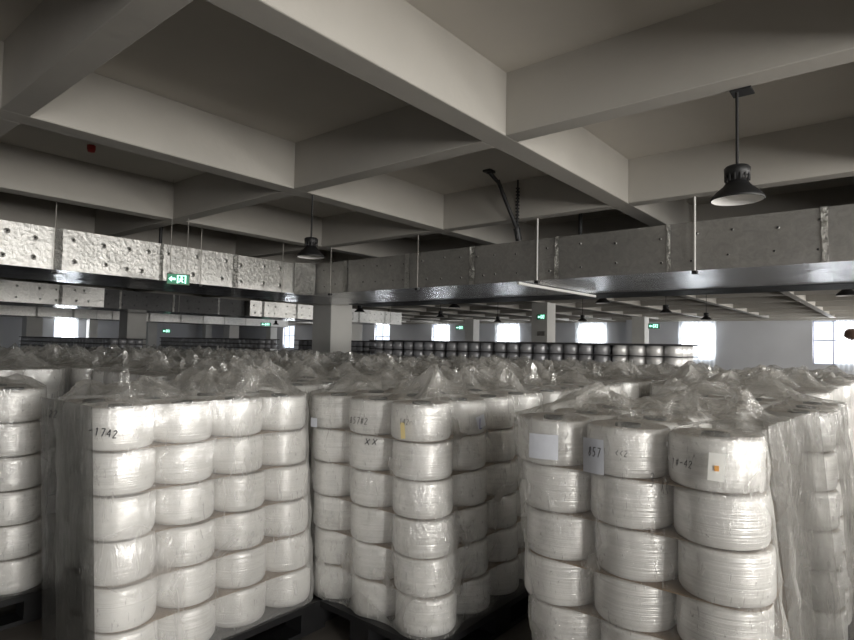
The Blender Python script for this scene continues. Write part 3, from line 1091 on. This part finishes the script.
def paper(parent_name, centre, normal, w, h, m, tilt=0, curve=.14, marks=None, name='paper_label', parent=None, label=None):
    """slightly curved paper following a spool of radius `curve` whose axis is vertical"""
    n = Vector((normal[0], normal[1], 0)).normalized()
    t = Vector((-n.y, n.x, 0))
    b = MB(); rows = []
    for iz in range(5):
        row = []
        for i in range(9):
            u = (i / 8 - .5) * w; v = (iz / 4 - .5) * h
            uu = u * cos(tilt) - v * sin(tilt); vv = u * sin(tilt) + v * cos(tilt)
            sag = curve - math.sqrt(max(0, curve ** 2 - uu ** 2)) if curve else 0
            row.append(Vector(centre) + t * uu - n * sag + Vector((0, 0, vv)))
        rows.append(row)
    b.grid(rows)
    o = b.obj(name, [m])
    return o


def stroke(b, pts, width, centre, normal, curve, mi=0):
    """ribbon stroke given in local (u,v) metres on the curved face"""
    n = Vector((normal[0], normal[1], 0)).normalized()
    t = Vector((-n.y, n.x, 0))
    for a, c in zip(pts[:-1], pts[1:]):
        du, dv = c[0] - a[0], c[1] - a[1]
        L = math.hypot(du, dv) or 1e-6
        ox, oy = -dv / L * width / 2, du / L * width / 2
        q = [(a[0] + ox, a[1] + oy), (a[0] - ox, a[1] - oy), (c[0] - ox, c[1] - oy), (c[0] + ox, c[1] + oy)]
        vs = []
        for (u, v) in q:
            sag = curve - math.sqrt(max(0, curve ** 2 - u ** 2)) if curve else 0
            vs.append(Vector(centre) + t * u - n * sag + Vector((0, 0, v)))
        b.add(vs, [(0, 1, 2, 3)], mi)


GL = {'8': [[(.5, .5), (.2, .75), (.5, 1), (.8, .75), (.5, .5), (.15, .25), (.5, 0), (.85, .25), (.5, .5)]],
      '5': [[(.85, 1), (.2, 1), (.2, .55), (.6, .6), (.85, .3), (.5, 0), (.15, .08)]],
      '7': [[(.1, 1), (.9, 1), (.45, 0)]], '4': [[(.7, 0), (.7, 1), (.1, .35), (.95, .35)]],
      '2': [[(.1, .8), (.5, 1), (.85, .75), (.1, 0), (.9, 0)]], '1': [[(.3, .8), (.55, 1), (.55, 0)]],
      '3': [[(.1, .9), (.5, 1), (.8, .75), (.4, .5), (.85, .3), (.5, 0), (.1, .1)]],
      '0': [[(.5, 0), (.1, .5), (.5, 1), (.9, .5), (.5, 0)]], '6': [[(.8, 1), (.2, .5), (.3, .05), (.8, .1), (.75, .45), (.25, .4)]],
      '#': [[(.3, 0), (.45, 1)], [(.65, 0), (.8, 1)], [(.1, .35), (.95, .35)], [(.1, .7), (.95, .7)]],
      '<': [[(.8, .9), (.2, .5), (.8, .1)]], 'k': [[(.2, 1), (.2, 0)], [(.8, .7), (.2, .35), (.85, 0)]], 'L': [[(.2, 1), (.45, 0), (.9, .08)]],
      '-': [[(.1, .5), (.9, .55)]], 'x': [[(.1, 1), (.9, 0)], [(.85, .9), (.1, .1)]]}


def writing(text, centre, normal, curve, h, w, parent, m='ink', width=.003, slant=.15, rise=0., flip=1):
    b = MB()
    u = -len(text) * w / 2
    for ch in text:
        for st in GL.get(ch, []):
            stroke(b, [((u + (x * .75 + y * slant) * w) * flip, (y - .5) * h + rise * u) for x, y in st], width, centre, normal, curve)
        u += w
    o = b.obj('handwriting', [m])
    o.parent = parent; o.matrix_parent_inverse = parent.matrix_world.inverted()
    return o


def adopt(o, parent):
    o.parent = parent
    o.matrix_parent_inverse = Matrix.Translation(parent.location).inverted()
    return o


def on_spool(cx_, cy_, ang, z, out):
    return (cx_ + (.14 + out) * cos(ang), cy_ + (.14 + out) * sin(ang), z)


for film in (film_L, film_M, film_R):
    film.matrix_world = Matrix.Translation(film.location)


def face_dir(cx_, cy_, px, py):
    """direction angle on a spool where the ray through pixel (px,py) meets its side, and the height"""
    d = ray(px, py)
    ox, oy = -cx_, -cy_
    A_ = d.x ** 2 + d.y ** 2; B_ = 2 * (ox * d.x + oy * d.y); C_ = ox * ox + oy * oy - .15 ** 2
    D_ = B_ * B_ - 4 * A_ * C_
    s = (-B_ - math.sqrt(max(0, D_))) / (2 * A_)
    return math.atan2(oy + s * d.y, ox + s * d.x), CAMH + s * d.z


def sticker(film, c, px, py, w, h, m, tilt=0, out=.032, name='paper_label', label=None):
    a, z = face_dir(c[0], c[1], px, py)
    n = (cos(a), sin(a))
    o = paper(None, on_spool(c[0], c[1], a, z, out), n, w, h, m, tilt, .17, name=name)
    adopt(o, film)
    if label: o['label'] = label
    return o, a, z


def scribble(film, c, px, py, text, h, w, m='ink', out=.036, width=.0028, slant=.2, rise=0., label=None):
    a, z = face_dir(c[0], c[1], px, py)
    b = MB()
    n = Vector((cos(a), sin(a), 0))
    centre = on_spool(c[0], c[1], a, z, out)
    u = -len(text) * w / 2
    for ch in text:
        for st in GL.get(ch, []):
            stroke(b, [((u + (x * .75 + y * slant) * w), (y - .5) * h + rise * u) for x, y in st], width, centre, n, .175)
        u += w
    o = b.obj('handwriting', [m])
    adopt(o, film)
    if label: o['label'] = label
    return o


SR = [(2.03, .476), (2.03, .756), (2.03, 1.036)]
sticker(film_R, SR[2], 544, 446, .105, .088, 'label', 0, .026, label='bluish paper label on the leftmost top spool')
sticker(film_R, SR[1], 598, 455, .085, .115, 'label', .02, .040, label='large bluish paper sheet marked 857')
sticker(film_R, SR[0], 716, 466, .045, .082, 'tag', -.06, .030, label='white paper tag with an orange mark')
sticker(film_R, SR[0], 716, 467, .012, .016, 'orange', 0, .034, name='orange_mark')
scribble(film_R, SR[1], 600, 451, '857', .030, .017, label='black handwritten 857', out=.043)
scribble(film_R, SR[1], 622, 452, '<<2', .020, .014, width=.002)
scribble(film_R, SR[0], 686, 462, '1#-42', .022, .014, width=.002)
scribble(film_R, SR[1], 648, 478, '3', .045, .026, width=.002)
scribble(film_R, SR[0], 672, 486, 'x<', .05, .02, width=.0018)
SM = [(2.05, 1.72), (2.05, 2.0), (2.05, 2.28), (2.33, 1.72)]
sticker(film_M, SM[2], 317, 422, .045, .045, 'label', .0, label='bluish paper label on the leftmost top spool')
scribble(film_M, SM[1], 361, 420, '857#2', .030, .020, label='black handwritten 857#2')
scribble(film_M, SM[0], 408, 421, '142-', .026, .016, width=.002)
sticker(film_M, SM[0], 405, 430, .022, .07, 'yellow', .08, name='yellow_tape')
sticker(film_M, SM[3], 478, 421, .055, .06, 'label', .3)
scribble(film_M, SM[3], 477, 423, 'L', .05, .035, 'blueink', out=.036, width=.004)
scribble(film_M, SM[1], 372, 441, 'xx', .03, .034, width=.004, label='dark knotted string ends at the gap')
scribble(film_L, (.98, 2.425), 104, 432, '-1742', .028, .020, width=.004, rise=-.2, label='black handwritten numerals on the near corner')
scribble(film_L, (.98, 2.69), 58, 413, '22', .028, .020, width=.003)

# ------------------------------------------------------------------ the field of wrapped loads behind
LEFT = NEAR_MAX - spool_count[0]
pallets = []
rf = random.Random(77)
for kx in range(-2, 5):
    x0 = 1.9 + 1.24 * kx
    for jy in range(-1, 11):
        y0 = .34 + 1.24 * jy
        cx_, cy_ = x0 + .56, y0 + .56
        if kx == 0 and jy <= 1: continue
        if kx == -1 and y0 < 2.9: continue
        if kx == -2 and y0 < 4.3: continue
        if kx == 1 and jy <= 0: continue
        if kx == -1 and jy == 2: continue
        if kx == -2 and jy < 4: continue
        if kx == -1 and abs(y0 - 3.4) < .9:
            continue
        # inside the picture?
        d = Vector((cx_, cy_, 0))
        ang = math.atan2(d.y, d.x) - yaw
        if abs(ang) > radians(41) or d.length < 2.2: continue
        if cy_ > 11.3: continue
        pallets.append((d.length, cx_ + rf.uniform(-.03, .03), cy_ + rf.uniform(-.03, .03), kx, jy))
pallets.sort()
variants = [film_mesh(.56, .56, 100 + i, PALZ + .003, TOPZ, fine=.04, npeaks=12, hmax=.16, fins=10, mats=('whitefilm', 'farfilm')) for i in range(8)]

lowvar = [film_mesh(.56, .56, 200 + i, PALZ + .003, TOPZ, fine=.045, npeaks=11, hmax=.10, fins=9, mats=('whitefilm', 'farfilm')) for i in range(5)]


def place_words(kx, jy):
    return '%s row back, %s from the right' % (ORD[kx + 2], ORD[jy + 1])


SB = MB()          # everything past the individually built ones: one object


def column_profile(b, x, y, ztop, layers, r, mi, mt, n=14):
    prof = []
    for k in range(layers):
        z1 = -k * LAY; z0 = z1 - LAY
        prof += [(r - .012, z1), (r, z1 - .01), (r, z0 + .02), (r - .016, z0 + .002)]
    prof = prof[::-1]
    b.lathe(prof, n, (x, y, ztop), mi)
    vs = [(x + (r - .012) * cos(2 * pi * i / n), y + (r - .012) * sin(2 * pi * i / n), ztop) for i in range(n)]
    vs += [(x + .042 * cos(2 * pi * i / n), y + .042 * sin(2 * pi * i / n), ztop) for i in range(n)]
    b.add(vs, [(i, (i + 1) % n, n + (i + 1) % n, n + i) for i in range(n)], mt)
    b.add(vs[n:], [tuple(range(n))], 2)


for idx, (dist, cx_, cy_, kx, jy) in enumerate(pallets):
    vr = variants if kx < 3 else lowvar
    w = link('plastic_wrap', vr[idx % len(vr)], None, (cx_, cy_, TOPZ))
    if rf.random() < .5: w.rotation_euler = (0, 0, pi)
    where = place_words(kx, jy)
    tag(w, 'crumpled film over the load ' + where, 'plastic film', 'plastic wraps on pallet loads')
    if idx < 14:
        pallet(cx_, cy_, 1.14, 1.14, 'black plastic pallet, ' + where)
    for i in range(4):
        for j in range(4):
            x, y = cx_ - .42 + .28 * i, cy_ - .42 + .28 * j
            if LEFT > 0:
                LEFT -= 1
                spool(x, y, TOPZ - LAY, .14, 'top spool, place %s by %s, on the load %s' % (ORD[i], ORD[j], where), 'top spools of the loads behind', dist < 5)
                if i == 0 or j == 0 or (kx == -1 and i == 3):
                    column_profile(SB, x, y, TOPZ - LAY, 5, .139, 0, 1)
            else:
                full = (i == 0 or j == 0)
                column_profile(SB, x, y, TOPZ, 6 if full else 1, .139, 0, 1, 14)

# ------------------------------------------------------------------ unwrapped tall stacks beyond, their shade put into the yarn colour
def dark_row(x, y0, y1, ztop, layers, nm, mi=3, deep=3, lighty=None, step=1.16):
    y = y0; c = 0
    while y < y1:
        n = 4
        for i in range(deep):
            for j in range(n):
                yy = y + .14 + .28 * j
                if yy > y1: continue
                m = 0 if (lighty is not None and yy < lighty) else mi  # lit end keeps white yarn, the rest takes the shade-darkened copy
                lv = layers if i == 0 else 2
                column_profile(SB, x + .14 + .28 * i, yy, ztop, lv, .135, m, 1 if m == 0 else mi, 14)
        L = min(1.12, y1 - y)
        for k in range(0, 3):
            b = MB(); b.box(-.03, deep * .28 + .03, -.03, L + .03, 0, .018 if k else .03)
            tag(b.obj('separator_board', ['darkboard'], None, (x, y, ztop - k * LAY * 1.0 + (.001 if k == 0 else -.009))),
                'dark board, %s down, %s stack, %s' % (ORD[k], ORD[c], nm), 'separator board', 'boards of the ' + nm)
        b = MB(); b.box(0, deep * .28, 0, L, 0, max(.1, ztop - layers * LAY))
        tag(b.obj('plastic_pallet', ['black'], None, (x, y, 0)), 'black pallet under the %s stack of the %s' % (ORD[c], nm), 'pallet', 'black plastic pallets')
        y += step; c += 1


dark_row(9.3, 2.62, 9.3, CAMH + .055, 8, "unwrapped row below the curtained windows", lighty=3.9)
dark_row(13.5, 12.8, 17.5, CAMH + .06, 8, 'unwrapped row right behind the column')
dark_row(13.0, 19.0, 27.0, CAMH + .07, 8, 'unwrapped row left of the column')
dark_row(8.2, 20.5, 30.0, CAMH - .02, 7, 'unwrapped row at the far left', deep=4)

o = SB.obj('yarn_spools', ['yarn', 'yarntop', 'tube', 'shadeyarn'])
tag(o, 'mass of further yarn spools under film and in the dark rows beyond', 'yarn spools', None, 'stuff')
